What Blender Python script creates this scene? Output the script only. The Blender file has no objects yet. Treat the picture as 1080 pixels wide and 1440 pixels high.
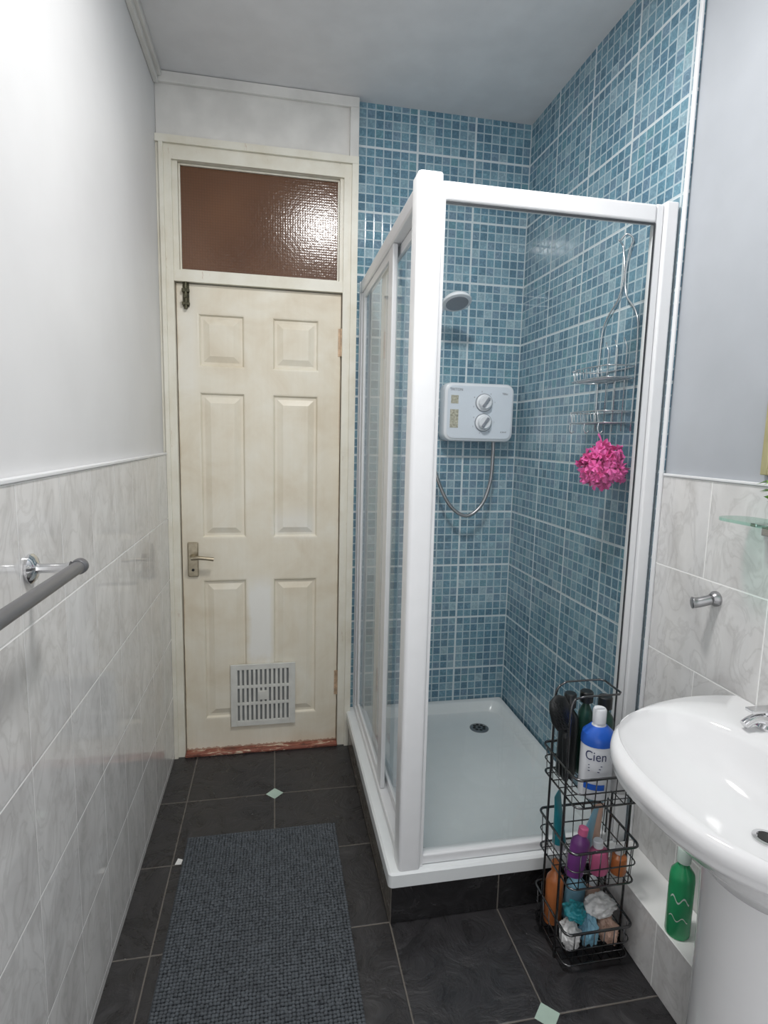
import bpy, bmesh, math, random
from mathutils import Vector, Matrix, noise as mnoise
random.seed(7)
scene=bpy.context.scene
col=scene.collection
try: scene.view_settings.view_transform='Standard'
except Exception: pass

# ---------------------------------------------------------------- nodes
class NT:
    def __init__(s,name):
        s.m=bpy.data.materials.new(name); s.m.use_nodes=True
        s.t=s.m.node_tree; s.b=s.t.nodes['Principled BSDF']; s.o=s.t.nodes['Material Output']
    def n(s,ty,**k):
        x=s.t.nodes.new(ty)
        for a,b in k.items(): setattr(x,a,b)
        return x
    def put(s,sock,v):
        if isinstance(v,bpy.types.NodeSocket): s.t.links.new(v,sock)
        else:
            if hasattr(sock.default_value,'__len__') and not hasattr(v,'__len__'): v=(v,)*len(sock.default_value)
            if hasattr(sock.default_value,'__len__') and len(sock.default_value)==4 and len(v)==3: v=(*v,1)
            sock.default_value=v
    def M(s,op,a,b=0.0,c=0.0,clamp=False):
        x=s.n('ShaderNodeMath',operation=op); x.use_clamp=clamp; s.put(x.inputs[0],a); s.put(x.inputs[1],b); s.put(x.inputs[2],c); return x.outputs[0]
    def pos(s):
        c=s.n('ShaderNodeTexCoord'); x=s.n('ShaderNodeSeparateXYZ'); s.t.links.new(c.outputs['Object'],x.inputs[0])
        return c.outputs['Object'],x.outputs
    def mapping(s,vec,rot=(0,0,0),scale=(1,1,1)):
        m=s.n('ShaderNodeMapping'); s.put(m.inputs['Vector'],vec); m.inputs['Rotation'].default_value=rot; m.inputs['Scale'].default_value=scale; return m.outputs[0]
    def noise(s,vec,scale,detail=3,rough=.5,dist=0.0):
        x=s.n('ShaderNodeTexNoise'); s.put(x.inputs['Vector'],vec); x.inputs['Scale'].default_value=scale
        x.inputs['Detail'].default_value=detail; x.inputs['Roughness'].default_value=rough; x.inputs['Distortion'].default_value=dist
        return x.outputs['Fac']
    def ramp(s,fac,stops,interp='LINEAR'):
        x=s.n('ShaderNodeValToRGB'); s.put(x.inputs[0],fac); r=x.color_ramp; r.interpolation=interp
        while len(r.elements)<len(stops): r.elements.new(.5)
        for e,(p,c) in zip(r.elements,stops):
            e.position=p; e.color=(*c,1) if len(c)==3 else c
        return x.outputs[0]
    def mix(s,f,a,b,bt='MIX'):
        x=s.n('ShaderNodeMix',data_type='RGBA',blend_type=bt); s.put(x.inputs['Factor'],f)
        s.put(x.inputs[6],a); s.put(x.inputs[7],b); return x.outputs[2]
    def bump(s,h,st=.3,d=.01):
        x=s.n('ShaderNodeBump'); x.inputs['Strength'].default_value=st; x.inputs['Distance'].default_value=d
        s.put(x.inputs['Height'],h); s.t.links.new(x.outputs[0],s.b.inputs['Normal'])
    def set(s,**k):
        for a,v in k.items(): s.put(s.b.inputs[a.replace('_',' ')],v)
        return s.m

def plain(name,c,rough=.4,metal=0,var=.06,sc=20,bump=0,**k):
    n=NT(name); v,_=n.pos(); f=n.noise(v,sc,4)
    dark=tuple(x*(1-var*2) for x in c); lite=tuple(min(1,x*(1+var)) for x in c)
    n.set(Base_Color=n.ramp(f,[(.3,dark),(.7,lite)]),Roughness=rough,Metallic=metal,**k)
    if bump: n.bump(f,bump,.003)
    return n.m

def grid(n,u,z,w,h,ou,oz,off,g):
    v=n.M('DIVIDE',n.M('SUBTRACT',z,oz),h); row=n.M('FLOOR',v)
    uu=n.M('DIVIDE',n.M('SUBTRACT',u,ou),w)
    if off: uu=n.M('ADD',uu,n.M('MULTIPLY',n.M('FLOORED_MODULO',row,2),off))
    fu=n.M('FRACT',uu); fv=n.M('FRACT',v)
    du=n.M('MULTIPLY',n.M('MINIMUM',fu,n.M('SUBTRACT',1,fu)),w)
    dv=n.M('MULTIPLY',n.M('MINIMUM',fv,n.M('SUBTRACT',1,fv)),h)
    d=n.M('MINIMUM',du,dv)
    mask=n.M('LESS_THAN',d,g/2)
    return mask,d,n.M('FLOOR',uu),row,du,dv

def marble(name,ax,w,h,ou,oz,off,vfade=1.0):
    n=NT(name); vec,p=n.pos()
    mask,d,cu,row,du,dv=grid(n,p[ax],p[2],w,h,ou,oz,off,.0034)
    cell=n.n('ShaderNodeCombineXYZ'); n.put(cell.inputs[0],n.M('MULTIPLY',cu,3.17)); n.put(cell.inputs[1],n.M('MULTIPLY',row,5.3))
    rv=n.mapping(vec,(.8,0,0),(1,1.5,.9))
    add=n.n('ShaderNodeVectorMath',operation='ADD'); n.put(add.inputs[0],rv); n.put(add.inputs[1],cell.outputs[0])
    f=n.noise(add.outputs[0],7,4,.5,.8); f2=n.noise(add.outputs[0],9,4,.5,1.6)
    c=n.ramp(f,[(.3,(.60,.59,.585)),(.5,(.71,.705,.70)),(.65,(.77,.765,.76))])
    vein=n.ramp(f2,[(.44,(1,1,1)),(.5,(.80,.795,.79)),(.56,(1,1,1))])
    c=n.mix(.6,c,vein,'MULTIPLY')
    hm=n.M('LESS_THAN',dv,.0022)
    c=n.mix(n.M('MAXIMUM',n.M('MULTIPLY',mask,vfade),hm),c,(.93,.93,.92))
    n.set(Base_Color=c,Roughness=n.M('ADD',.07,n.M('MULTIPLY',mask,.4)))
    n.bump(n.M('MINIMUM',d,.003),.4,.5)
    return n.m

def mosaic(name,ax,ou,oz):
    s=.25/7; n=NT(name); vec,p=n.pos()
    m1,d1,cu,row,a,b=grid(n,p[ax],p[2],s,s,ou,oz,0,.0052)
    m2,d2,_,_,_,_=grid(n,p[ax],p[2],.25,.25,ou,oz,0,.0088)
    cell=n.n('ShaderNodeCombineXYZ'); n.put(cell.inputs[0],cu); n.put(cell.inputs[1],row)
    wn=n.n('ShaderNodeTexWhiteNoise',noise_dimensions='3D'); n.put(wn.inputs['Vector'],cell.outputs[0])
    c=n.ramp(wn.outputs['Value'],[(0,(.11,.215,.29)),(.18,(.13,.26,.34)),(.36,(.165,.305,.385)),(.52,(.125,.235,.32)),(.66,(.21,.345,.42)),(.80,(.165,.265,.35)),(.89,(.27,.395,.46)),(.95,(.14,.285,.345))],'CONSTANT')
    f=n.noise(vec,55,4,.7,1.5); g=n.noise(vec,3.5,3)
    c=n.mix(.6,c,n.ramp(f,[(.35,(.66,.69,.72)),(.52,(1,1,1)),(.68,(1.75,1.65,1.55))]),'MULTIPLY')
    c=n.mix(.6,c,n.ramp(g,[(.35,(.85,.88,.92)),(.65,(1.15,1.13,1.10))]),'MULTIPLY')
    c=n.mix(m1,c,(.43,.54,.59)); c=n.mix(m2,c,(.60,.67,.70))
    n.set(Base_Color=c,Roughness=n.M('ADD',.11,n.M('MULTIPLY',m2,.4)))
    n.bump(n.M('ADD',n.M('MINIMUM',d1,.003),n.M('MINIMUM',d2,.005)),.3,.4)
    return n.m

def slate(name,ax2,w,ou,oz,g=.004,h=None,k=1.0,ro=.26):
    n=NT(name); vec,p=n.pos()
    mask,d,cu,row,_,_=grid(n,p[0],p[ax2],w,h or w,ou,oz,0,g)
    cell=n.n('ShaderNodeCombineXYZ'); n.put(cell.inputs[0],n.M('MULTIPLY',cu,2.3)); n.put(cell.inputs[1],n.M('MULTIPLY',row,3.1))
    add=n.n('ShaderNodeVectorMath',operation='ADD'); n.put(add.inputs[0],vec); n.put(add.inputs[1],cell.outputs[0])
    f=n.noise(add.outputs[0],9,8,.65,1.6)
    c=n.ramp(f,[(.3,(.014*k,.0135*k,.0145*k)),(.6,(.028*k,.027*k,.029*k)),(.75,(.05*k,.049*k,.05*k))])
    c=n.mix(mask,c,(.15,.135,.12))
    n.set(Base_Color=c,Roughness=n.ramp(f,[(.3,(ro,)*3),(.7,(ro+.16,)*3)]))
    n.bump(n.M('ADD',n.M('MULTIPLY',f,.018),n.M('MULTIPLY',n.M('MINIMUM',d,.004),1.0)),.5,.6)
    return n.m

def doorpaint():
    n=NT('cream_door_paint'); vec,p=n.pos()
    f=n.noise(vec,5,6,.6,.5)
    g=n.noise(n.mapping(vec,(0,0,0),(60,60,4)),1,4)
    c=n.ramp(f,[(.3,(.68,.605,.475)),(.5,(.745,.69,.57)),(.7,(.79,.755,.655))])
    c=n.mix(.12,c,n.ramp(g,[(.3,(.8,.78,.72)),(.7,(1.05,1.05,1.05))]),'MULTIPLY')
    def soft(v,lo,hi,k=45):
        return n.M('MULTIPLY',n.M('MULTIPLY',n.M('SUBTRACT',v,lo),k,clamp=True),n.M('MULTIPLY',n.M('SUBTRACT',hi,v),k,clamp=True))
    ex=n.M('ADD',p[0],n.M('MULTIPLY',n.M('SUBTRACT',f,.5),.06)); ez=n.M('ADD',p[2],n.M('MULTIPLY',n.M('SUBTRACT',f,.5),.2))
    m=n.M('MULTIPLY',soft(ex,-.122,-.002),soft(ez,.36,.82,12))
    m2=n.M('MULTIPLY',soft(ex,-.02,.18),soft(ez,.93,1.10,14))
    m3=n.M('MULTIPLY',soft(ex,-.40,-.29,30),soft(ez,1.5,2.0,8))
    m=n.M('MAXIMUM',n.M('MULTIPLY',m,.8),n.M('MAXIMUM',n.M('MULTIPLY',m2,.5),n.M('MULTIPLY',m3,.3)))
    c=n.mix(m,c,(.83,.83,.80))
    edge=n.M('MINIMUM',n.M('SUBTRACT',p[0],-.3835),n.M('SUBTRACT',.2735,p[0]))
    em=n.M('LESS_THAN',n.M('ADD',edge,n.M('MULTIPLY',f,.012)),.0085)
    c=n.mix(n.M('MULTIPLY',em,.6),c,(.38,.28,.18))
    hand=n.M('MULTIPLY',soft(ex,-.40,-.30,25),soft(ez,.70,1.15,6)); c=n.mix(n.M('MULTIPLY',hand,.22),c,(.50,.40,.28))
    low=n.M('LESS_THAN',n.M('ADD',p[2],n.M('MULTIPLY',g,.03)),.035)
    c=n.mix(n.M('MULTIPLY',low,.7),c,(.35,.17,.10))
    n.set(Base_Color=c,Roughness=.40); n.bump(g,.12,.002); return n.m

def framepaint():
    n=NT('cream_gloss_paint'); vec,p=n.pos()
    f=n.noise(vec,8,5,.6); g=n.noise(n.mapping(vec,(0,0,0),(70,70,9)),1,5,.7)
    c=n.ramp(f,[(.3,(.68,.64,.53)),(.6,(.77,.75,.66))])
    c=n.mix(n.ramp(g,[(.66,(0,0,0)),(.70,(.6,.6,.6))]),c,(.42,.26,.16))
    n.set(Base_Color=c,Roughness=.4); n.bump(f,.06,.003); return n.m

def threshold():
    n=NT('chipped_red_and_cream_paint'); vec,p=n.pos()
    f=n.noise(n.mapping(vec,(0,0,0),(14,40,40)),1,6,.7,.6)
    c=n.ramp(f,[(.38,(.12,.05,.035)),(.5,(.27,.09,.06)),(.56,(.33,.12,.08)),(.60,(.60,.50,.38)),(.7,(.66,.58,.46))])
    n.set(Base_Color=c,Roughness=.6); n.bump(f,.4,.004); return n.m

def glassmat(name,tint,rough=0.0,ior=1.45):
    n=NT(name); n.t.nodes.remove(n.b)
    v,_=n.pos(); f=n.noise(v,1.2,2)
    tr=n.n('ShaderNodeBsdfTransparent'); n.put(tr.inputs[0],n.ramp(f,[(0,tuple(x*.99 for x in tint)),(1,tint)]))
    gl=n.n('ShaderNodeBsdfGlossy'); gl.inputs['Roughness'].default_value=rough
    fr=n.n('ShaderNodeFresnel'); fr.inputs[0].default_value=ior
    ge=n.n('ShaderNodeNewGeometry')
    mx=n.n('ShaderNodeMixShader'); n.put(mx.inputs[0],n.M('MULTIPLY',fr.outputs[0],n.M('SUBTRACT',1,ge.outputs['Backfacing']))) 
    n.t.links.new(tr.outputs[0],mx.inputs[1]); n.t.links.new(gl.outputs[0],mx.inputs[2]); n.t.links.new(mx.outputs[0],n.o.inputs[0])
    return n.m

def transom():
    n=NT('brown_textured_glass'); vec,p=n.pos()
    mask,d,_,_,du,dv=grid(n,p[0],p[2],.010,.010,0,0,0,.0016)
    f=n.noise(vec,2.5,3)
    c=n.ramp(f,[(.3,(.095,.043,.022)),(.7,(.155,.074,.038))])
    c=n.mix(n.M('MULTIPLY',mask,.3),c,(.08,.04,.02))
    n.set(Base_Color=c,Roughness=.15)
    w=n.noise(vec,80,2)
    n.bump(n.M('ADD',n.M('MULTIPLY',n.M('MINIMUM',d,.005),.035),n.M('MULTIPLY',w,.00055)),1,1.0)
    return n.m

WHITE=plain('white_wall_paint',(.73,.73,.735),.5,var=.02,sc=4,bump=.05)
LILAC=plain('pale_blue_grey_paint',(.445,.47,.505),.5,var=.03,sc=5,bump=.04)
CEIL=plain('ceiling_paint',(.72,.72,.73),.7,var=.03,sc=9,bump=.15)
CREAM=framepaint()
DOORP=doorpaint()
BOXP=plain('aged_white_board_paint',(.74,.73,.70),.5,var=.06,sc=9,bump=.05)
MARB_L=marble('grey_marble_wall_tile',1,.2,.2577,2.448,1.3136-.2577*6,0,.35)
MARB_R=marble('grey_marble_wall_tile_wide',1,.395,.25,1.240-.1975,1.3136-.25*6,.5)
MOS_B=mosaic('blue_mosaic_tile_back',0,.333,2.74-.25*12+.085)
MOS_R=mosaic('blue_mosaic_tile_side',1,2.4537-.25*5,2.74-.25*12+.085)
SLATE=slate('black_slate_floor_tile',1,.33,-.004,2.105,k=1.25,ro=.22)
PLINTHM=slate('black_glazed_plinth_tile',2,.33,.326,-.01,.004,.4,.7,.15)
MINT=plain('mint_insert_tile',(.45,.58,.50),.3,var=.05)
UPVC=plain('white_enamelled_aluminium',(.78,.79,.805),.28,var=.01)
ACR=plain('white_acrylic',(.78,.81,.82),.2,var=.01)
CERAM=plain('white_ceramic',(.80,.80,.81),.08,var=.005)
CHROME=plain('chrome',(.75,.75,.76),.13,1,var=.02)
WIRE=plain('dark_chrome_wire',(.14,.14,.145),.22,1,var=.05)
WIREL=plain('bright_chrome_wire',(.70,.72,.74),.25,.8,var=.03)
GREYBAR=plain('grey_satin_metal',(.20,.20,.21),.35,.5,var=.03)
DULL=plain('dull_nickel',(.36,.36,.37),.32,.9,var=.05)
BRASS=plain('tarnished_dark_brass',(.10,.095,.06),.45,.7,var=.3,sc=60)
STEEL=plain('worn_nickel',(.40,.35,.26),.35,.9,var=.1,sc=60)
HINGE=plain('painted_rusty_hinge',(.60,.44,.30),.5,.2,var=.2,sc=60)
VENT=plain('aged_white_plastic',(.66,.66,.62),.4,var=.05)
VDARK=plain('dim_vent_interior',(.20,.21,.21),.6)
DARK=plain('dark_void',(.02,.02,.02),.6)
GASKET=plain('black_rubber_seal',(.03,.035,.04),.5)
PLW=plain('white_plastic',(.80,.82,.86),.25,var=.01)
PLG=plain('grey_plastic',(.26,.28,.32),.3,var=.02)
FACE=plain('pale_blue_white_plastic',(.72,.77,.84),.2,var=.01)
STICK=plain('faded_paper_sticker',(.50,.48,.38),.6,var=.25,sc=120)
RED=threshold()
MAT=plain('slate_grey_chenille',(.086,.097,.109),.95,var=.14,sc=45)
PINK=plain('pink_nylon_mesh',(1.0,.17,.52),.6,var=.1,sc=50)
BLUE=plain('royal_blue_plastic',(.02,.12,.58),.3)
BLACKP=plain('black_plastic',(.015,.017,.018),.3)
DGREEN=plain('dark_green_plastic',(.02,.07,.05),.3)
TEAL=plain('teal_plastic',(.02,.25,.30),.3)
PURP=plain('purple_plastic',(.16,.04,.20),.3)
ORG=plain('amber_orange_plastic',(.50,.16,.05),.3)
PEACH=plain('peach_plastic',(.70,.46,.36),.35)
LBLUE=plain('light_blue_plastic',(.25,.50,.65),.35)
ROSE=plain('rose_plastic',(.55,.12,.25),.3)
CLR=plain('frosted_white_plastic',(.70,.70,.70),.3)
GREEN=plain('green_shower_gel_plastic',(.03,.38,.15),.22)
PGRN=plain('pale_green_plastic',(.66,.80,.73),.3)
NAVY=plain('navy_ink',(.02,.03,.12),.5)
INK=plain('dark_grey_ink',(.10,.10,.12),.5)
LEAF=plain('green_leaf',(.20,.42,.06),.5,var=.3,sc=60)
GOLD=plain('gold_mirror_frame_paint',(.50,.46,.26),.4,.3)
MIRR=plain('mirror_silver',(.9,.9,.9),.02,1,var=0)
GLASS=glassmat('clear_shower_glass',(.985,.993,.99))
GGLASS=glassmat('green_edged_glass',(.75,.92,.86),0,1.5)
TRANS=transom()
PAPER=plain('white_paper',(.8,.8,.78),.8)

# ---------------------------------------------------------------- geometry
class G:
    def __init__(s): s.v=[]; s.f=[]; s.mi=[]
    def add(s,v,f,mi=0):
        o=len(s.v); s.v+= [tuple(x) for x in v]; s.f+= [tuple(i+o for i in q) for q in f]; s.mi+=[mi]*len(f); return s
    def box(s,x0,x1,y0,y1,z0,z1,mi=0):
        v=[(x,y,z) for z in (z0,z1) for y in (y0,y1) for x in (x0,x1)]
        return s.add(v,[(0,2,3,1),(4,5,7,6),(0,1,5,4),(2,6,7,3),(0,4,6,2),(1,3,7,5)],mi)
    def loops(s,L,cap0=True,cap1=True,mi=0):
        n=len(L[0]); v=[p for l in L for p in l]; f=[]
        for k in range(len(L)-1):
            for i in range(n):
                j=(i+1)%n; f.append((k*n+i,k*n+j,(k+1)*n+j,(k+1)*n+i))
        if cap0: f.append(tuple(reversed(range(n))))
        if cap1: f.append(tuple((len(L)-1)*n+i for i in range(n)))
        return s.add(v,f,mi)
    def tube(s,pts,r,n=8,closed=False,mi=0,smooth=0):
        P=[Vector(p) for p in pts]; m0=len(P)
        if smooth: P=catmull(P,smooth,closed)
        m=len(P); L=[]; up=None
        for i,p in enumerate(P):
            a=P[(i-1)%m] if (i>0 or closed) else p; b=P[(i+1)%m] if (i<m-1 or closed) else p
            t=(b-a).normalized() if (b-a).length>1e-9 else Vector((0,0,1))
            if up is None: up=Vector((0,0,1)) if abs(t.z)<.9 else Vector((1,0,0))
            x=t.cross(up)
            if x.length<1e-4: up=Vector((1,0,0)) if abs(t.x)<.9 else Vector((0,1,0)); x=t.cross(up)
            x.normalize(); y=x.cross(t).normalized(); up=y
            if isinstance(r,(list,tuple)):
                q_=i/(m-1)*(m0-1); i0=min(int(q_),m0-2); rad_i=r[i0]*(1-(q_-i0))+r[i0+1]*(q_-i0)
            else: rad_i=r
            L.append([p+x*math.cos(q)*rad_i+y*math.sin(q)*rad_i for q in [2*math.pi*k/n for k in range(n)]])
        if closed: L.append(L[0]); return s.loops(L,False,False,mi)
        return s.loops(L,True,True,mi)
    def lathe(s,prof,c,ax=(0,0,1),n=24,sx=1,sy=1,mi=0,rot=0):
        ax=Vector(ax).normalized(); q=Vector((0,0,1)).rotation_difference(ax); c=Vector(c); L=[]
        for r,h in prof:
            L.append([c+q@Vector((r*sx*math.cos(t)*math.cos(rot)-r*sy*math.sin(t)*math.sin(rot), r*sx*math.cos(t)*math.sin(rot)+r*sy*math.sin(t)*math.cos(rot),h)) for t in [2*math.pi*k/n for k in range(n)]])
        return s.loops(L,True,True,mi)
def catmull(P,k,closed):
    out=[]; n=len(P)
    for i in range(n if closed else n-1):
        if closed: a,b,c,d=P[(i-1)%n],P[i],P[(i+1)%n],P[(i+2)%n]
        else: a,b,c,d=P[max(i-1,0)],P[i],P[i+1],P[min(i+2,n-1)]
        for j in range(k):
            t=j/k; out.append(.5*((2*b)+(c-a)*t+(2*a-5*b+4*c-d)*t*t+(3*b-a-3*c+d)*t**3))
    if not closed: out.append(P[-1])
    return out
def rr(x0,x1,y0,y1,r,z,n=6):
    out=[]
    for cx,cy,a0 in ((x1-r,y1-r,0),(x0+r,y1-r,90),(x0+r,y0+r,180),(x1-r,y0+r,270)):
        for k in range(n+1):
            a=math.radians(a0+90*k/n); out.append((cx+r*math.cos(a),cy+r*math.sin(a),z))
    return out

def ob(name,g,mats,parent=None,smooth=False,bevel=0,label=None,cat=None,struct=False,seg=2):
    me=bpy.data.meshes.new(name); 
    me.from_pydata([tuple(v) for v in g.v],[],g.f)
    if not isinstance(mats,(list,tuple)): mats=[mats]
    for m in mats: me.materials.append(m)
    for p,mi in zip(me.polygons,g.mi): p.material_index=mi; p.use_smooth=bool(smooth)
    me.update()
    if smooth and smooth!=True:
        try: me.set_sharp_from_angle(angle=math.radians(smooth))
        except Exception: pass
    o=bpy.data.objects.new(name,me); col.objects.link(o)
    if bevel:
        b=o.modifiers.new('bevel','BEVEL'); b.width=bevel; b.segments=seg; b.limit_method='ANGLE'; b.angle_limit=math.radians(40)
    if parent: 
        o.parent=parent; o.matrix_parent_inverse=parent.matrix_basis.inverted()
    if label: o['label']=label
    if cat: o['category']=cat
    if struct: o['kind']='structure'
    return o
def emp(name,loc,label,cat,struct=False):
    e=bpy.data.objects.new(name,None); e.empty_display_size=.05; e.location=loc; col.objects.link(e)
    e['label']=label; e['category']=cat
    if struct: e['kind']='structure'
    return e
def text(s,size):
    c=bpy.data.curves.new('t','FONT'); c.body=s; c.size=size; c.align_x='CENTER'; c.align_y='CENTER'; c.resolution_u=3
    o=bpy.data.objects.new('t',c); col.objects.link(o); bpy.context.view_layer.update()
    dg=bpy.context.evaluated_depsgraph_get(); me=bpy.data.meshes.new_from_object(o.evaluated_get(dg))
    V=[tuple(v.co) for v in me.vertices]; F=[tuple(p.vertices) for p in me.polygons]
    bpy.data.objects.remove(o); bpy.data.meshes.remove(me)
    return V,F

XL,XR,YB,H=-.43,1.082,2.4537,2.74
YF=-.75
# ---------------------------------------------------------------- room shell
g=G().box(XL-.12,XL,YF,YB+.15,0,1.3136,0).box(XL-.12,XL-.012,YF,YB+.15,1.3136,H,1)
ob('wall_left',g,[MARB_L,WHITE],struct=True,label='white painted wall above grey marble tiles',cat='wall')
g=G().box(XR,XR+.12,YF,1.432,0,1.3136,0).box(XR+.008,XR+.12,YF,1.432,1.3136,H,1).box(XR,XR+.12,1.432,YB+.15,0,H,2)
ob('wall_right',g,[MARB_R,LILAC,MOS_R],struct=True,label='wall with marble tile, pale paint and blue mosaic',cat='wall')
g=G().box(.333,XR,YB,YB+.15,0,H,0).box(XL-.012,.333,YB,YB+.15,2.512,H,1).box(XL-.012,.333,YB+.08,YB+.15,0,2.512,2)
ob('wall_back',g,[MOS_B,WHITE,DARK],struct=True,label='blue mosaic tiled wall beside the door',cat='wall')
g=G().box(XL-.12,XR+.12,YF,YB+.15,-.1,0,0)
for cx,cy in ((-.004,2.105),(.656,1.115)):
    r=.034; g.add([(cx-r,cy,.0008),(cx,cy-r,.0008),(cx+r,cy,.0008),(cx,cy+r,.0008)],[(0,1,2,3)],1)
ob('floor',g,[SLATE,MINT],struct=True,label='black slate tile floor with mint diamond inserts',cat='floor')
ob('ceiling',G().box(XL-.12,XR+.12,YF,YB+.15,H,H+.1),CEIL,struct=True,label='plain pale painted ceiling',cat='ceiling')
# trims
ob('trim_1',G().box(XL-.0115,XL+.004,YF,YB-.045,1.3146,1.323),UPVC,struct=True,bevel=.002,label='white strip capping the marble tiles',cat='trim')
ob('trim_2',G().box(XR-.004,XR+.007,YF,1.4235,1.3146,1.322),UPVC,struct=True,bevel=.002,label='white strip capping the marble tiles',cat='trim')
ob('trim_3',G().box(XR-.008,XR-.0005,1.424,1.437,0,H-.001),UPVC,struct=True,bevel=.002,label='white vertical edging strip beside blue mosaic',cat='trim')
ob('trim_4',G().box(XL-.0115,XL+.018,YF,YB-.037,2.715,2.739).box(XL-.0115,XL+.006,YF,YB-.037,2.690,2.7145),BOXP,struct=True,bevel=.003,label='white painted cornice moulding under the ceiling',cat='trim')
# boxing above door
g=G().box(XL-.0115,.333,YB-.018,YB-.001,2.516,H-.001)
g.box(XL-.0115,.333,YB-.034,YB-.0185,2.700,H-.002).box(.297,.333,YB-.036,YB-.0185,2.516,2.6995)
ob('trim_5',g,BOXP,struct=True,bevel=.002,label='white painted boarding above the door frame',cat='trim')
# door frame
g=G()
y0=YB-.03
g.box(XL-.0115,-.3865,y0,YB+.075,0,2.515).box(.2765,.333,y0,YB+.075,0,2.515)
g.box(-.3865,.2765,y0+.001,YB+.075,2.436,2.515).box(-.3865,.2765,y0+.006,YB+.075,1.993,2.036)
g.box(XL+.0005,-.414,y0-.012,y0,0,2.4875).box(.307,.333,y0-.012,y0,0,2.4875).box(XL-.0115,.333,y0-.012,y0,2.488,2.515)
g.box(-.3865,-.366,y0+.012,YB+.05,2.036,2.436).box(.262,.2765,y0+.012,YB+.05,2.036,2.436)
ob('trim_6',g,CREAM,struct=True,label='cream painted wooden door frame with transom bars',cat='trim')
ob('trim_7',G().box(-.386,.276,y0-.012,YB+.07,.0005,.013),RED,struct=True,bevel=.003,label='worn door threshold with chipped red and cream paint',cat='trim')
w=emp('window_1',(-.05,YB,2.04),'brown textured glass transom window over the door','window',True)
ob('glass_pane',G().box(-.365,.261,YB+.006,YB+.012,2.037,2.435),TRANS,w)
g=G()
b=.007
g.box(-.3655,-.3655+b,YB-.004,YB+.0055,2.037,2.435).box(.2615-b,.2615,YB-.004,YB+.0055,2.037,2.435).box(-.3585,.2545,YB-.004,YB+.0055,2.428,2.435).box(-.3585,.2545,YB-.004,YB+.0055,2.037,2.044)
ob('glazing_bead',g,CREAM,w,bevel=.001)

# door
d=emp('door_1',(-.05,YB,.013),'cream painted six-panel interior door, worn','door',True)
yf=YB-.003
xs=[-.3835,-.305,-.118,-.012,.184,.2735]; zs=[.014,.152,.785,.962,1.572,1.668,1.882,1.989]
g=G()
for i in range(5):
    for j in range(7):
        x0,x1,z0,z1=xs[i],xs[i+1],zs[j],zs[j+1]
        if i in (1,3) and j in (1,3,5):
            L=[]
            for ins,dy in ((0,0),(.006,.001),(.012,.010),(.022,.010),(.046,.001),(.048,.001)):
                L.append([(x0+ins,yf+dy,z0+ins),(x1-ins,yf+dy,z0+ins),(x1-ins,yf+dy,z1-ins),(x0+ins,yf+dy,z1-ins)])
            g.loops(L,False,True)
        else: g.add([(x0,yf,z0),(x1,yf,z0),(x1,yf,z1),(x0,yf,z1)],[(0,1,2,3)])
a,bb,c,e=xs[0],xs[-1],zs[0],zs[-1]
g.add([(a,yf,c),(bb,yf,c),(bb,yf,e),(a,yf,e),(a,yf+.04,c),(bb,yf+.04,c),(bb,yf+.04,e),(a,yf+.04,e)],[(4,7,6,5),(0,4,5,1),(1,5,6,2),(2,6,7,3),(3,7,4,0)])
ob('door_leaf',g,DOORP,d)
# handle
hd=ob('door_handle',G().box(-.361,-.318,yf-.010,yf-.0005,.800,.948),STEEL,d,bevel=.004,label='worn metal lever handle on backplate')
g=G().lathe([(.012,0),(.012,.02),(.009,.03),(.009,.045)],(-.340,yf-.010,.886),(0,-1,0),16)
g.tube([(-.342,yf-.048,.886),(-.315,yf-.050,.890),(-.285,yf-.050,.887),(-.252,yf-.048,.882)],[.009,.0085,.0075,.008],10,smooth=4)
ob('lever',g,STEEL,hd,smooth=40)
g=G().lathe([(.006,0),(.006,.002)],(-.340,yf-.0105,.83),(0,-1,0),12)
ob('keyhole',g,DARK,hd)
# bolt
g=G().box(-.358,-.333,yf-.005,yf-.0005,1.90,2.00); g.tube([(-.346,yf-.011,1.89),(-.346,yf-.011,2.018)],.007,10)
g.box(-.360,-.331,yf-.018,yf-.005,1.955,1.968).box(-.360,-.331,yf-.018,yf-.005,1.905,1.916).lathe([(.004,0),(.004,.016),(.007,.018),(.007,.026)],(-.346,yf-.012,1.935),(0,-1,0),12)
ob('bolt',g,BRASS,d,bevel=.001,label='dark tarnished brass sliding bolt')
for z in (1.737,.235):
    g=G().box(.262,.2745,yf-.003,yf-.0005,z,z+.113); g.tube([(.275,yf-.006,z),(.275,yf-.006,z+.113)],.0055,10)
    ob('hinge',g,HINGE,d,smooth=40)
# vent
vx0,vx1,vz0,vz1=-.193,.087,.115,.400
v=ob('vent_grille',G().box(vx0+.01,vx1-.01,yf-.003,yf-.0005,vz0+.01,vz1-.01),VDARK,d,label='pale plastic ventilation grille with slots')
g=G()
fw=.024; y1=yf-.012
g.box(vx0,vx0+fw,y1,yf-.0032,vz0,vz1).box(vx1-fw,vx1,y1,yf-.0032,vz0,vz1).box(vx0+fw,vx1-fw,y1,yf-.0032,vz0,vz0+fw).box(vx0+fw,vx1-fw,y1,yf-.0032,vz1-fw,vz1)
n=12; W=(vx1-vx0-2*fw)/n
for k in range(n+1):
    xx=vx0+fw+W*k; g.box(xx-W*.27,xx+W*.27,y1+.001,yf-.0032,vz0+fw-.001,vz1-fw+.001)
for k in (1,2,):
    zz=vz0+fw+(vz1-vz0-2*fw)*k/3; g.box(vx0+fw-.001,vx1-fw+.001,y1+.0005,yf-.0032,zz-.006,zz+.006)
g.box(-.075,-.03,y1-.001,yf-.0032,.235,.275)
ob('grille_frame',g,VENT,v,bevel=.001)

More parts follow.
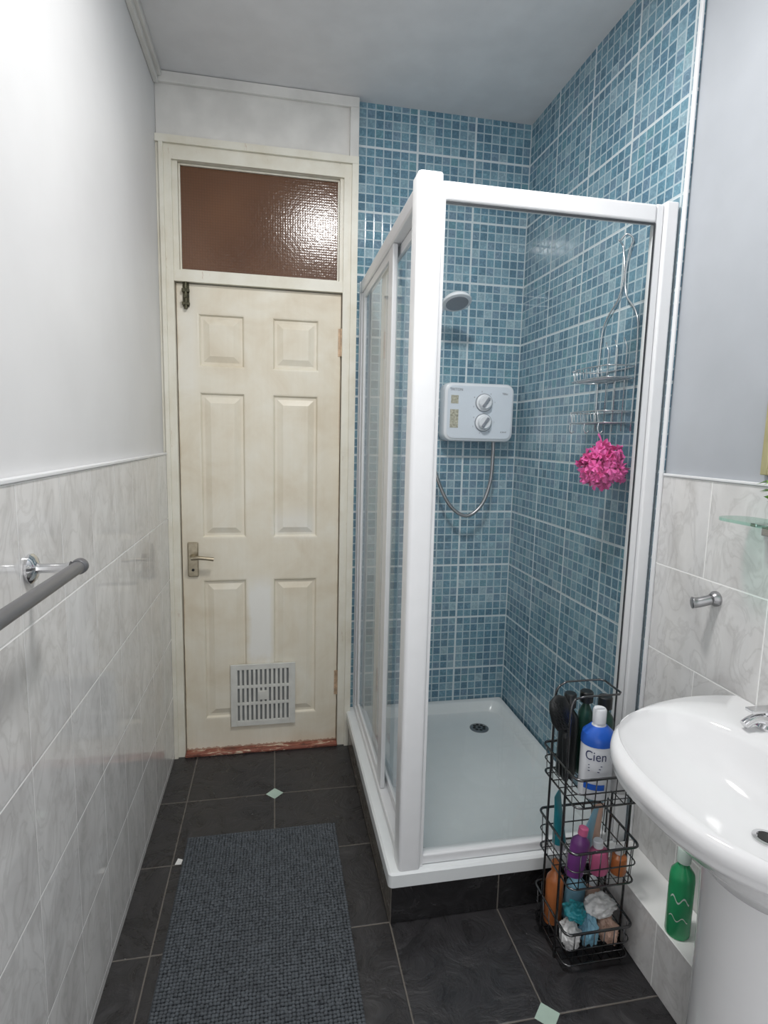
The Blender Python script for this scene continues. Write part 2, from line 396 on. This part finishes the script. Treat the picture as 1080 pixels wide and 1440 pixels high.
# ---------------------------------------------------------------- shower tray
tr=emp('shower_tray',(.7,1.94,0),'white rectangular shower tray on black tiled plinth','shower tray')
ob('plinth',G().box(.326,XR-.009,1.439,YB-.003,.001,.1215),PLINTHM,tr,bevel=.002,label='black tiled plinth')
x0,x1,yy0,yy1=.317,XR-.009,1.43,YB-.002
L=[rr(x0,x1,yy0,yy1,.015,.122),rr(x0,x1,yy0,yy1,.015,.160),rr(x0+.006,x1-.002,yy0+.006,yy1-.002,.012,.166),
   rr(.418,1.052,1.515,2.425,.04,.166),rr(.424,1.046,1.521,2.419,.045,.162),rr(.440,1.030,1.540,2.400,.06,.1245),rr(.455,1.015,1.555,2.385,.06,.1225)]
ob('tray',G().loops(L),ACR,tr,smooth=35)
dc=(.895,2.255)
g=G().lathe([(.042,0),(.042,.002),(.036,.004)],(*dc,.1228),n=28)
dr=ob('drain',g,DULL,tr,smooth=35,label='round metal drain with holes')
for k in range(9):
    t=k*math.pi/4; q0=.023 if k<8 else 0
    ob('drain_hole',G().lathe([(.0075,0),(.0075,.001)],(dc[0]+q0*math.cos(t),dc[1]+q0*math.sin(t),.1269),n=10),DARK,dr)

# ---------------------------------------------------------------- enclosure
en=emp('shower_enclosure',(.7,1.94,.166),'white framed glass shower enclosure with sliding doors','shower enclosure')
zb,zt=.1665,2.047
L=[]
for z,i in ((zb,0),(zt+.004,0),(zt+.007,.0015),(zt+.008,.004)): L.append(rr(.346+i,.411-i,1.436+i,1.505-i,.011-i*.8,z,5))
ob('corner_post',G().loops(L),UPVC,en,smooth=35)
g=G().box(.4115,.420,1.446,1.4640,zb,1.9955).box(.356,.396,1.5055,1.5115,zb,1.9955)
ob('glazing_channel',g,UPVC,en,bevel=.001)
g=G().box(.4115,1.012,1.452,1.484,1.996,2.043)
ob('top_rail',g,UPVC,en,bevel=.006,seg=3)
ob('bottom_rail',G().box(.4115,1.012,1.452,1.484,zb,.198),UPVC,en,bevel=.005,seg=3)
g=G().box(1.0125,1.036,1.455,1.481,zb,2.046).box(1.0365,1.0735,1.445,1.491,zb,2.052)
ob('wall_post',g,UPVC,en,bevel=.005,seg=3)
g=G().box(1.0065,1.0120,1.4535,1.4545,.199,1.995).box(.4205,1.0065,1.4535,1.4545,1.989,1.995)
ob('seal',g,GASKET,en)
ob('glass_panel',G().box(.4120,1.0115,1.465,1.471,.1985,1.9955),GLASS,en)
ob('top_track',G().box(.352,.400,1.5060,2.445,1.996,2.043),UPVC,en,bevel=.006,seg=3)
ob('bottom_track',G().box(.352,.400,1.5120,2.445,zb,.190),UPVC,en,bevel=.004)
ob('wall_channel',G().box(.350,.400,2.4455,2.4525,zb,2.046).box(.354,.398,2.417,2.445,.1905,1.9955),UPVC,en,bevel=.002)
def slider(x,ya,yb,s,s2,lab):
    z0,z1=.1915,1.995
    f=G().box(x-.009,x+.007,ya,ya+s,z0,z1).box(x-.007,x+.007,yb-s2,yb,z0,z1).box(x-.007,x+.007,ya+s,yb-s2,z0,z0+.03).box(x-.007,x+.007,ya+s,yb-s2,z1-.03,z1)
    o=ob('sliding_door',f,UPVC,en,bevel=.003,label=lab)
    ob('glass_pane',G().box(x-.002,x+.002,ya+s+.001,yb-s2-.001,z0+.031,z1-.031),GLASS,o)
    return o
slider(.389,1.516,2.11,.030,.085,'white framed sliding glass door')
slider(.366,1.790,2.412,.065,.045,'white framed sliding glass door')

# ---------------------------------------------------------------- electric shower
es=emp('electric_shower',(.87,2.452,1.40),'white electric shower unit with two dials on mosaic','electric shower')
L=[]
def rz(x0,x1,z0,z1,r,y): return [(p[0],y,p[1]) for p in rr(x0,x1,z0,z1,r,0,8)]
for ins,y in ((.006,2.452),(0,2.440),(0,2.385),(.004,2.375),(.014,2.369)): L.append(rz(.712+ins,1.032-ins,1.394+ins,1.645-ins,.035,y))
ob('body',G().loops(L),PLW,es,smooth=35)
ob('face_trim',G().loops([rz(.726,1.018,1.408,1.631,.028,2.3688),rz(.726,1.018,1.408,1.631,.028,2.3675)]),FACE,es,smooth=35)
for z in (1.562,1.477):
    dl=ob('dial',G().lathe([(.036,0),(.036,.006),(.029,.009),(.027,.024),(.024,.027)],(.890,2.367,z),(0,-1,0),28),PLW,es,smooth=35)
    ob('dial_ring',G().lathe([(.039,0),(.039,.003)],(.890,2.3673,z),(0,-1,0),28),PLG,dl,smooth=35)
    g=G().box(-.006,.006,-.006,0,-.024,.024); a=.6
    g.v=[(.890+x*math.cos(a)+zz*math.sin(a),2.3399+y,z-x*math.sin(a)+zz*math.cos(a)) for x,y,zz in g.v]
    ob('dial_grip',g,PLG,dl,bevel=.002)
ob('sticker',G().box(.741,.774,2.3665,2.3674,1.555,1.590),STICK,es)
ob('sticker',G().box(.739,.776,2.3665,2.3674,1.452,1.530),STICK,es)
def flat_text(name,s,size,c,mat,par):
    V,F=text(s,size); g=G().add([(c[0]+p[0],c[1],c[2]+p[1]) for p in V],F); return ob(name,g,mat,par)
flat_text('lettering','TRITON',.016,(.764,2.3668,1.614),INK,es)
flat_text('lettering','8.5kW',.010,(.985,2.3668,1.437),INK,es)
flat_text('lettering','T80si',.012,(.985,2.3668,1.602),INK,es)
for z in (1.562,1.477):
    for k in range(7):
        t=math.radians(-60+300*k/6)
        cx=.890+.050*math.cos(t+1.1); cz=z+.047*math.sin(t+1.1)
        if abs(cz-1.5195)>.012: flat_text('dial_number',str(k+1),.009,(cx,2.3668,cz),INK,es)
ho=ob('hose',G().tube([(.953,2.395,1.397),(.953,2.395,1.33),(.945,2.39,1.22),(.905,2.38,1.115),(.83,2.375,1.066),(.745,2.38,1.13),(.675,2.385,1.30),(.648,2.39,1.5),(.642,2.39,1.70),(.652,2.385,1.86)],.008,10,smooth=8),DULL,es,smooth=True,label='flexible grey metal hose')
sh=emp('handheld_shower',(.655,2.452,1.88),'white handheld shower rose in a wall bracket','handheld shower')
g=G().lathe([(.026,0),(.026,.010),(.015,.016),(.013,.045)],(.655,2.452,1.885),(0,-1,0),20).lathe([(.018,-.02),(.020,.02)],(.655,2.392,1.885),(0.2,-.55,.8),16)
ob('bracket',g,CHROME,sh,smooth=35)
hc=Vector((.721,2.275,1.950))
g=G().tube([(.652,2.389,1.865),(.662,2.375,1.90),(.680,2.345,1.94),(.703,2.305,1.962),(.720,2.280,1.967)],[.013,.014,.014,.016,.024],14,smooth=5)
ob('handle',g,FACE,sh,smooth=True)
nrm=Vector((.05,-.38,-.92)).normalized()
ob('spray_head',G().lathe([(.030,-.026),(.050,-.016),(.060,-.004),(.059,.004),(.053,.007)],hc,nrm,32),PLW,sh,smooth=50)
ob('spray_plate',G().lathe([(.046,.0072),(.044,.009)],hc,nrm,32),PLG,sh,smooth=35)

# ---------------------------------------------------------------- hanging wire rack
wr=emp('wire_shower_rack',(1.07,1.68,1.46),'chrome wire two-tier rack hung on mosaic wall','shower rack')
xw=1.074; r=.0024
g=G()
ya,yb=1.585,1.785
g.tube([(xw,ya,1.44),(xw,ya,1.72),(xw,ya+.02,1.80),(xw,1.66,1.86),(xw,1.672,1.93),(xw,1.66,1.99),(xw,1.645,2.02),(xw-.02,1.65,2.035),(xw-.03,1.665,2.02)],r*1.2,8,smooth=5)
g.tube([(xw,yb,1.44),(xw,yb,1.72),(xw,yb-.02,1.80),(xw,1.70,1.86),(xw,1.680,1.93),(xw,1.69,1.99),(xw,1.70,2.02),(xw-.02,1.69,2.03)],r*1.2,8,smooth=5)
for k in range(1,4):
    y=ya+(yb-ya)*k/4; g.tube([(xw,y,1.44),(xw,y,1.70),(xw-.005,y+.01,1.73)],r*.8,6)
ob('frame',g,WIREL,wr,smooth=True)
for z0 in (1.60,1.465):
    g=G(); xo=.975
    for zz in (z0,z0+.035):
        g.tube([(xw-.003,ya,zz),(xo+.02,ya-.01,zz),(xo,ya+.01,zz),(xo-.01,(ya+yb)/2,zz),(xo,yb-.01,zz),(xo+.02,yb+.01,zz),(xw-.003,yb,zz)],r,6,closed=True,smooth=4)
    for k in range(1,10):
        y=ya+(yb-ya)*k/10; g.tube([(xw-.003,y,z0),(xo,y,z0),(xo-.004,y,z0+.035)],r*.7,6)
    ob('basket',g,WIREL,wr,smooth=True)
for y in (1.60,1.68,1.77): ob('hook',G().tube([(.975,y,1.463),(.972,y,1.445),(.980,y,1.432),(.990,y,1.440)],r*.8,6,smooth=3),WIREL,wr,smooth=True)
# puff: many small crinkled ruffle discs
pc=Vector((.990,1.592,1.332)); g=G()
for k in range(170):
    nd=Vector((random.gauss(0,1),random.gauss(0,1),random.gauss(0,1))).normalized(); ax=(nd+Vector((random.gauss(0,.8),random.gauss(0,.8),random.gauss(0,.8)))).normalized(); q=Vector((0,0,1)).rotation_difference(ax)
    cc=pc+nd*random.uniform(.020,.066); cc.x=min(cc.x,pc.x+.048)
    R0=random.uniform(.016,.024); N=32; m1=random.randint(5,8); ph=random.random()*6; L=[]
    for ring in range(4):
        rq=R0*(.12+.88*ring/3); amp=.0065*(ring/3)
        L.append([cc+q@Vector(((rq+.003*math.sin(5*t+ph)*ring/3)*math.cos(t),(rq+.003*math.sin(5*t+ph)*ring/3)*math.sin(t),amp*math.sin(m1*t+ph)+amp*.5*math.sin(2*m1*t+ph))) for t in [2*math.pi*i/N for i in range(N)]])
    g.loops(L,False,False)
pf=emp('bath_sponge',tuple(pc),'bright pink nylon mesh bath puff hanging from wire rack','bath puff')
ob('mesh_ruffle',g,PINK,pf)
ob('hanging_cord',G().tube([pc+Vector((0,0,.05)),(.985,1.597,1.41),(.976,1.60,1.428),(.983,1.602,1.424),(.992,1.60,1.40),pc+Vector((0.01,0,.05))],.002,6,smooth=4),PINK,pf,smooth=True)

# ---------------------------------------------------------------- ledge + basin
g=G().box(.96,XR-.001,.45,1.4225,.001,.188)
ob('trim_8',g,marble('grey_marble_ledge_tile',1,.395,.25,1.14,-.062,0),struct=True,bevel=.002,label='low marble tiled ledge along the wall',cat='ledge')
CY=.80
wb=emp('washbasin',(.91,CY,0),'white ceramic pedestal washbasin fixed to tiled wall','washbasin')
cx,cy=.82,CY; A,B=.460,.318; back=XR-.0015
def rad(t,sc=1.0,bk=back):
    lo,hi=0,.6
    for _ in range(30):
        m=(lo+hi)/2; x=cx+m*math.cos(t); y=cy+m*math.sin(t); dd=(XR-x)/(A*sc)
        be=B*sc*(1-.06*max(0,1-dd/.35)**2); yy=abs(y-cy)/be
        ins = x<bk and (dd<=0 or dd**2.4+yy**2.4<1)
        if ins: lo=m
        else: hi=m
    return lo
N=96; T=[2*math.pi*i/N for i in range(N)]
def outer(sc,z,bk=back,inset=0): return [(cx+(rad(t,sc,bk)-inset)*math.cos(t),cy+(rad(t,sc,bk)-inset)*math.sin(t),z) for t in T]
def ell(ex,ey,rx,ry,z,n=2.0): 
    out=[]
    for t in T:
        c,s=math.cos(t),math.sin(t); k=(abs(c/rx)**n+abs(s/ry)**n)**(-1/n); out.append((ex+k*c,ey+k*s,z))
    return out
def blend(a,b,f,z): return [(p[0]*(1-f)+q[0]*f,p[1]*(1-f)+q[1]*f,z) for p,q in zip(a,b)]
ped=ell(.905,CY,.110,.115,.6)
o1=outer(1,.8); bowl=ell(.814,CY,.160,.258,.808,2.2)
L=[blend(o1,ped,.98,.615),blend(o1,ped,.80,.650),blend(o1,ped,.55,.687),blend(o1,ped,.28,.728),blend(o1,ped,.10,.758),blend(o1,ped,.03,.771),outer(.985,.778),outer(.998,.785),outer(1,.797),outer(.995,.808),outer(.982,.8145),
   blend(outer(.982,.8),bowl,.5,.8155),blend(outer(.982,.8),bowl,.88,.8145),bowl,
   ell(.816,CY,.152,.250,.796,2.2),ell(.822,CY,.139,.230,.768,2.1),ell(.831,CY,.117,.194,.738),ell(.844,CY-.002,.088,.142,.714),ell(.858,CY-.005,.053,.078,.702),ell(.874,CY-.012,.022,.022,.698)]
ob('basin',G().loops(L),CERAM,wb,smooth=60)
L=[]
for z,a,b_ in ((.001,.125,.13),(.03,.125,.13),(.06,.112,.115),(.25,.105,.105),(.45,.105,.107),(.58,.108,.112),(.63,.112,.118)):
    L.append([(.902+a*math.cos(t),CY+b_*math.sin(t),z) for t in T])
L=[[(min(p[0],.958),p[1],p[2]) if p[2]<.19 else p for p in l] for l in L]
ob('pedestal',G().loops(L),CERAM,wb,smooth=50)
g=G().lathe([(.024,0),(.024,.003),(.017,.004),(.016,.001)],(.874,CY-.012,.6985),n=24)
ob('waste',g,CHROME,wb,smooth=35,label='chrome sink waste')
ob('waste_hole',G().lathe([(.015,0),(.015,.001)],(.874,CY-.012,.7015),n=20),DARK,wb)
ty=.950
g=G().lathe([(.024,0),(.024,.005),(.017,.010),(.016,.024),(.013,.029)],(1.020,ty,.8155),n=24)
g.tube([(1.018,ty,.832),(.998,ty,.838),(.978,ty,.835),(.962,ty,.826)],[.012,.011,.010,.010],12,smooth=4)
tp=ob('tap',g,CHROME,wb,smooth=40,label='chrome pillar tap')
g=G().lathe([(.012,0),(.014,.008),(.012,.012)],(1.020,ty,.845),n=20).box(.970,1.030,ty-.011,ty+.011,.853,.861)
ob('tap_lever',g,CHROME,tp,bevel=.002)

# ---------------------------------------------------------------- right wall fittings
wh=emp('wall_hook',(XR,1.206,1.02),'dull metal robe hook on marble tile','hook')
ob('mounting_plate',G().lathe([(.019,.0005),(.019,.006),(.015,.012),(.012,.016)],(XR,1.190,1.024),(-1,0,0),24),DULL,wh,smooth=35)
ob('hook_arm',G().tube([(XR-.012,1.192,1.022),(XR-.028,1.198,1.016),(XR-.042,1.205,1.011),(XR-.052,1.209,1.010)],[.012,.0125,.013,.015],14,smooth=4),DULL,wh,smooth=True)
gs=emp('glass_shelf',(XR,.86,1.24),'small green-tinted glass shelf with chrome brackets','shelf')
L=[rr(.985,XR-.004,.58,1.125,.04,1.236),rr(.985,XR-.004,.58,1.125,.04,1.243)]
ob('shelf_glass',G().loops(L),[GGLASS],gs,smooth=35)
for y in (1.06,.65):
    ob('bracket',G().box(XR-.010,XR-.001,y-.012,y+.012,1.205,1.2355).box(XR-.045,XR-.0105,y-.008,y+.008,1.227,1.2355),CHROME,gs,bevel=.002)
mr=emp('wall_mirror',(XR,.85,1.36),'rectangular wall mirror with gold-coloured frame','mirror')
ob('mirror_glass',G().box(XR-.002,XR+.007,.62,1.080,1.355,1.51),MIRR,mr)
g=G().box(XR-.006,XR+.0075,1.0805,1.097,1.34,1.525).box(XR-.006,XR+.0075,.605,.6195,1.34,1.525).box(XR-.006,XR+.0075,.620,1.080,1.34,1.3545).box(XR-.006,XR+.0075,.620,1.080,1.5105,1.525)
ob('frame',g,GOLD,mr,bevel=.002)
pp=emp('potted_plant',(1.040,1.0,1.2435),'small green artificial plant in white pot on shelf','plant')
ob('pot',G().lathe([(.018,0),(.022,.04),(.024,.045),(.020,.044),(.018,.035)],(1.040,1.000,1.244),n=20),CERAM,pp,smooth=35)
g=G()
for k in range(34):
    t=random.random()*6.28; l=random.uniform(.03,.060); up=random.uniform(.01,.05); b0=Vector((1.040,1.000,1.285)); dr_=Vector((math.cos(t)*.6,math.sin(t),0)); sd=Vector((-dr_.y,dr_.x,0)).normalized()*.009
    m=b0+dr_*l*.55+Vector((0,0,up)); e_=b0+dr_*l+Vector((0,0,up*.8)); e_.x=min(e_.x,1.068); m.x=min(m.x,1.062)
    g.add([b0,m-sd,e_,m+sd+Vector((0,0,.002))],[(0,1,2,3)])
ob('foliage',g,LEAF,pp)

# ---------------------------------------------------------------- towel rail
trl=emp('towel_rail',(XL,.75,1.155),'grey towel rail with chrome wall mounts on marble tile','towel rail')
for y in (1.085,.40):
    ob('mount',G().lathe([(.027,.0005),(.027,.005),(.022,.010),(.010,.014),(.0085,.020),(.0085,.060),(.012,.068)],(XL,y,1.158),(1,0,0),24),CHROME,trl,smooth=35)
ob('bar',G().tube([(-.354,1.105,1.156),(-.354,.385,1.156)],.0115,20),GREYBAR,trl,smooth=35)
ob('end_cap',G().lathe([(.0125,0),(.0145,.004),(.0145,.016),(.010,.022)],(-.354,1.096,1.156),(0,1,0),20),GREYBAR,trl,smooth=35)

# ---------------------------------------------------------------- bath mat
g=G()
bx0,bx1,by0,by1=-.298,.208,1.060,1.888
g.box(bx0-.003,bx1+.003,by0-.003,by1+.003,.001,.008)
bm=bmesh.new(); bmesh.ops.create_icosphere(bm,subdivisions=2,radius=1); iv2=[v.co.copy() for v in bm.verts]; jf2=[tuple(v.index for v in f.verts) for f in bm.faces]; bm.free()
sy=.0098; sx=.0096
ny=int(round((by1-by0)/sy)); nx=int(round((bx1-bx0)/sx))
for j in range(ny):
    for i in range(nx):
        jit=.0014 if 0<i<nx-1 and 0<j<ny-1 else .0004
        px=bx0+(i+.5)*sx+random.uniform(-jit,jit); py=by0+(j+.5)*sy+random.uniform(-jit,jit)
        rx=random.uniform(.0052,.0062); ry=random.uniform(.0046,.0054); rz_=random.uniform(.0045,.0060); a=random.uniform(-.4,.4); zc=.0105
        ca,sa=math.cos(a),math.sin(a)
        g.add([(px+v.x*rx*ca-v.y*ry*sa,py+v.x*rx*sa+v.y*ry*ca,zc+v.z*rz_) for v in iv2],jf2)
ob('bath_mat',g,MAT,smooth=True,label='slate grey chenille bath mat on the black floor',cat='bath mat')
ob('paper_scrap',G().add([(-.325,1.775,.0015),(-.305,1.772,.003),(-.302,1.795,.0015),(-.318,1.800,.004)],[(0,1,2,3)]),PAPER,label='small scrap of white paper on the floor',cat='paper')

# ---------------------------------------------------------------- floor rack
fr=emp('wire_storage_rack',(.85,1.30,0),'three-tier dark chrome wire rack full of toiletries','storage rack')
X0,X1,Y0,Y1=.752,.940,1.210,1.392; r=.0024
def rect(z,o=0): return rr(X0-o,X1+o,Y0-o,Y1+o,.018,z,4)
g=G()
for (x,y) in ((X0-.004,Y0+.05),(X0-.004,Y1-.05)):
    g.tube([(x,y,.003),(x,y,.30),(x,y,.60),(x,y,.72),(x+.012,y,.748)],r*1.4,8,smooth=4)
for (x,y) in ((X1+.004,Y0+.05),(X1+.004,Y1-.05)):
    g.tube([(x,y,.003),(x,y,.30),(x,y,.60)],r*1.4,8,smooth=4)
g.tube([(X0+.008,Y0+.05,.748),(X0+.03,Y0+.045,.755),(X1-.06,Y0+.045,.755),(X1-.05,Y0+.055,.755),(X1-.05,Y1-.055,.755),(X1-.06,Y1-.045,.755),(X0+.03,Y1-.045,.755),(X0+.008,Y1-.05,.748)],r*1.2,8)
ob('frame',g,WIRE,fr,smooth=True)
for zb_,hgt in ((.022,.095),(.245,.105),(.475,.080)):
    g=G()
    for zz,o,rk in ((zb_,0,1.1),(zb_+hgt*.5,.002,.8),(zb_+hgt,.004,1.5)): g.tube(rect(zz,o),r*rk,6,closed=True)
    for k in range(6):
        x=X0+.022+(X1-X0-.044)*k/5
        g.tube([(x,Y0-.004,zb_+hgt),(x,Y0,zb_),(x,Y1,zb_),(x,Y1+.004,zb_+hgt)],r*.65,6)
    for k in range(5):
        y=Y0+.022+(Y1-Y0-.044)*k/4
        g.tube([(X0-.004,y,zb_+hgt),(X0,y,zb_),(X1,y,zb_),(X1+.004,y,zb_+hgt)],r*.65,6)
    ob('basket',g,WIRE,fr,smooth=True)

def bottle(name,label,cat,loc,R,hh,mb,mc,sx=1,sy=1,tilt=(0,0,1),caph=.025,capr=.5,rot=0,neck=.35):
    ax=Vector(tilt).normalized(); e=emp(name,loc,label,cat)
    prof=[(R*.9,0),(R,.006),(R,hh*.78),(R*.92,hh*.86),(R*neck*1.3,hh*.96),(R*neck,hh)]
    ob('bottle_body',G().lathe(prof,loc,ax,28,sx,sy,rot=rot),mb,e,smooth=35)
    c=Vector(loc)+ax*(hh+.0005)
    ob('cap',G().lathe([(R*capr,0),(R*capr,caph*.9),(R*capr*.85,caph)],c,ax,22,min(1,sx*1.2),min(1,sy*1.2),rot=rot),mc,e,smooth=35)
    return e
def tube_item(name,label,cat,loc,w,hh,mb,mc,tilt,rot=0):
    ax=Vector(tilt).normalized(); q=Vector((0,0,1)).rotation_difference(ax); e=emp(name,loc,label,cat); L=[]
    for f in (0,.1,.4,.7,.92,1.0):
        a=w/2*(1+.08*f); b=w/2*.75*(1-f)+.0015
        L.append([Vector(loc)+q@Vector((a*math.cos(t)*math.cos(rot)-b*math.sin(t)*math.sin(rot),a*math.cos(t)*math.sin(rot)+b*math.sin(t)*math.cos(rot),.022+hh*f)) for t in [2*math.pi*i/20 for i in range(20)]])
    ob('tube_body',G().loops(L),mb,e,smooth=50)
    ob('cap',G().lathe([(w*.40,0),(w*.42,.021)],loc,ax,18),mc,e,smooth=35)
    return e
def wrap(V,c,R,sy,z,a0): return [(c[0]+(R+.0006)*math.sin(a0+p[0]/R),c[1]-(R+.0006)*sy*math.cos(a0+p[0]/R),z+p[1]) for p in V]
# top basket
zt_=.479
lc=(.832,1.262)
e=bottle('lotion_bottle','white lotion bottle with royal blue shoulder and white cap','bottle',(*lc,zt_),.043,.200,PLW,PLW,1.0,.88,caph=.038,capr=.40)
ob('shoulder_band',G().lathe([(.0436,.146),(.0436,.160),(.0406,.175),(.0215,.1930)],(*lc,zt_),n=28,sx=1,sy=.89),BLUE,e,smooth=35,label='royal blue shoulder')
V,F=text('Cien',.036)
ob('lettering',G().add(wrap([(x*.85,y,z) for x,y,z in V],lc,.0436,.885,zt_+.122,-.56),F),NAVY,e)
for k in range(3): ob('label_line',G().add(wrap([(-.018,0,0),(.018-.003*k,0,0),(.018-.003*k,.0022,0),(-.018,.0022,0)],lc,.0436,.885,zt_+.096-.008*k,-.56),[(0,1,2,3)]),NAVY,e)
ob('label_print',G().add(wrap([(-.028+.0056*i,.016 if j else 0,0) for j in range(2) for i in range(11)],lc,.0436,.885,zt_+.030,-.56),[(i,i+1,i+12,i+11) for i in range(10)]),BLUE,e)
bottle('shampoo_bottle','tall black shampoo bottle with black cap in rack','bottle',(.798,1.352,zt_),.028,.20,BLACKP,BLACKP,1,.8,caph=.04,capr=.6)
bottle('shower_gel_bottle','dark green bottle with black cap in rack','bottle',(.904,1.350,zt_),.028,.19,DGREEN,BLACKP,1,.8,caph=.035,capr=.7)
bottle('deodorant_can','dark green cylindrical spray can in rack','spray can',(.850,1.357,zt_),.020,.21,DGREEN,BLACKP,1,1,caph=.03,capr=.9)
bottle('lotion_bottle','small grey bottle with white cap in rack','bottle',(.906,1.262,zt_),.024,.11,CLR,PLW,1,1,caph=.02)
hb=emp('hairbrush',(.776,1.307,zt_),'black paddle hairbrush leaning in rack','hairbrush')
g=G().tube([(.776,1.312,zt_+.010),(.772,1.312,zt_+.08),(.767,1.312,zt_+.15)],[.008,.009,.008],10,smooth=3)
ob('handle',g,BLACKP,hb,smooth=True)
g=G().lathe([(.004,-.052),(.020,-.045),(.030,-.02),(.030,.015),(.024,.042),(.006,.054)],(.748,1.310,zt_+.205),(-.30,.0,1),20,1,.32)
ob('brush_head',g,BLACKP,hb,smooth=40)
g=G()
for i in range(5):
    for j in range(8):
        p=Vector((.755-.004*j,1.302,zt_+.172+.010*j)); p.x+= (i-2)*.008
        g.tube([p,p+Vector((-.002,-.012,0))],.0009,5)
bo=ob('bristle',g,BLACKP,hb); bo['kind']='stuff'
# middle basket
zm=.250
tube_item('toothpaste_tube','teal squeezable tube leaning on rack edge','tube',(.796,1.352,zm+.004),.046,.15,TEAL,PLW,(-.10,.0,1),.75)
bottle('conditioner_bottle','dark purple bottle leaning against rack wires','bottle',(.784,1.252,zm+.005),.026,.115,PURP,ROSE,1,.8,(.16,.0,1),caph=.02)
tube_item('cream_tube','light blue and white cream tube in rack','tube',(.846,1.318,zm+.007),.044,.115,LBLUE,PLW,(.26,.0,1),.6)
bottle('face_wash_bottle','rose pink bottle with white cap in rack','bottle',(.858,1.250,zm+.004),.026,.075,ROSE,PLW,1,.8,(-.10,0,1),caph=.02)
bottle('serum_bottle','small amber orange bottle in rack','bottle',(.911,1.246,zm),.022,.055,ORG,CLR,1,1,caph=.018)
tube_item('cream_tube','pale peach cream tube leaning in rack','tube',(.898,1.352,zm+.004),.040,.10,PEACH,PLW,(.10,0,1),.2)
# bottom basket
zo=.027
bottle('oil_bottle','tall amber bottle with orange cap in rack','bottle',(.787,1.347,zo),.026,.165,ORG,ORG,1,.8,(0,0,1),caph=.025)
bottle('mouthwash_bottle','pale blue mouthwash bottle with teal cap in rack','bottle',(.846,1.347,zo+.003),.030,.13,LBLUE,TEAL,1,.7,(.08,0,1),caph=.022)
bottle('cream_bottle','peach plastic bottle with white cap in rack','bottle',(.908,1.347,zo),.023,.10,PEACH,PLW,1,.9,caph=.02)
def pouch(name,label,c,s,m,seed):
    bm=bmesh.new(); bmesh.ops.create_icosphere(bm,subdivisions=5,radius=1)
    g=G(); V=[]
    for v in bm.verts:
        p=v.co; k=1+.30*mnoise.noise(p*2.0+Vector((seed,0,0)))+.22*abs(mnoise.noise(p*4.5+Vector((0,seed,0))))-.08
        V.append((c[0]+p.x*s[0]*k,c[1]+p.y*s[1]*k,c[2]+p.z*s[2]*k))
    g.add(V,[tuple(v.index for v in f.verts) for f in bm.faces]); bm.free()
    return ob(name,g,m,smooth=True,label=label,cat='pouch')
pouch('sponge_pouch','crumpled frosted white plastic pouch in rack',(.790,1.258,zo+.040),(.028,.032,.036),CLR,3)
pouch('wipes_packet','crumpled pale blue packet in rack',(.846,1.258,zo+.050),(.024,.032,.046),LBLUE,9)
pouch('soap_packet','crumpled pale peach packet in rack',(.902,1.258,zo+.040),(.028,.032,.036),PEACH,5)
pouch('sponge_pouch','crumpled clear white plastic bag heaped in rack',(.880,1.265,zo+.108),(.046,.032,.024),CLR,12)
pouch('soap_packet','crumpled teal packet heaped in rack',(.803,1.262,zo+.102),(.030,.030,.022),TEAL,17)
# green bottle on ledge
gc=(.990,1.105); gz=.1885
e=bottle('shower_gel_bottle','green shower gel bottle with pale cap on ledge','bottle',(*gc,gz),.029,.195,GREEN,PGRN,1,1,caph=.035,capr=.55)
def wavy(y0,amp,w): 
    P=[(-.022+.0022*i,y0+amp*math.sin(i*.55)) for i in range(21)]
    v=wrap([(x,y,0) for x,y in P]+[(x,y+w,0) for x,y in P],gc,.0292,1,gz,-.75); return G().add(v,[(i,i+1,i+22,i+21) for i in range(20)])
ob('label_swirl',wavy(.105,.008,.005),PGRN,e)
ob('label_swirl',wavy(.055,.006,.003),PGRN,e)

# ---------------------------------------------------------------- lights
def area(loc,rot,size,power,colr=(1,1,1)):
    l=bpy.data.lights.new('lamp','AREA'); l.shape='DISK'; l.size=size; l.energy=power; l.color=colr
    o=bpy.data.objects.new('ceiling_lamp_light',l); o.location=loc; o.rotation_euler=rot; col.objects.link(o)
area((.30,1.15,2.70),(0,0,0),.28,21,(1,.985,.965))
wd=bpy.data.worlds.new('world'); scene.world=wd; wd.use_nodes=True
wd.node_tree.nodes['Background'].inputs[0].default_value=(.985,.99,1,1); wd.node_tree.nodes['Background'].inputs[1].default_value=1.5

# ---------------------------------------------------------------- camera
yaw,pit,rol,h=.1919,.1319,.0235,1.4051
f=Vector((math.sin(yaw)*math.cos(pit),math.cos(yaw)*math.cos(pit),-math.sin(pit)))
r_=Vector((math.cos(yaw),-math.sin(yaw),0)); u=r_.cross(f)
r2=r_*math.cos(rol)+u*math.sin(rol); u2=-r_*math.sin(rol)+u*math.cos(rol)
cd=bpy.data.cameras.new('camera'); cam=bpy.data.objects.new('camera',cd); col.objects.link(cam)
cam.matrix_world=Matrix(((r2.x,u2.x,-f.x,0),(r2.y,u2.y,-f.y,0),(r2.z,u2.z,-f.z,h),(0,0,0,1)))
cd.sensor_fit='VERTICAL'; cd.sensor_height=36; cd.lens=795.37/1440*36; cd.clip_start=.02
scene.camera=cam
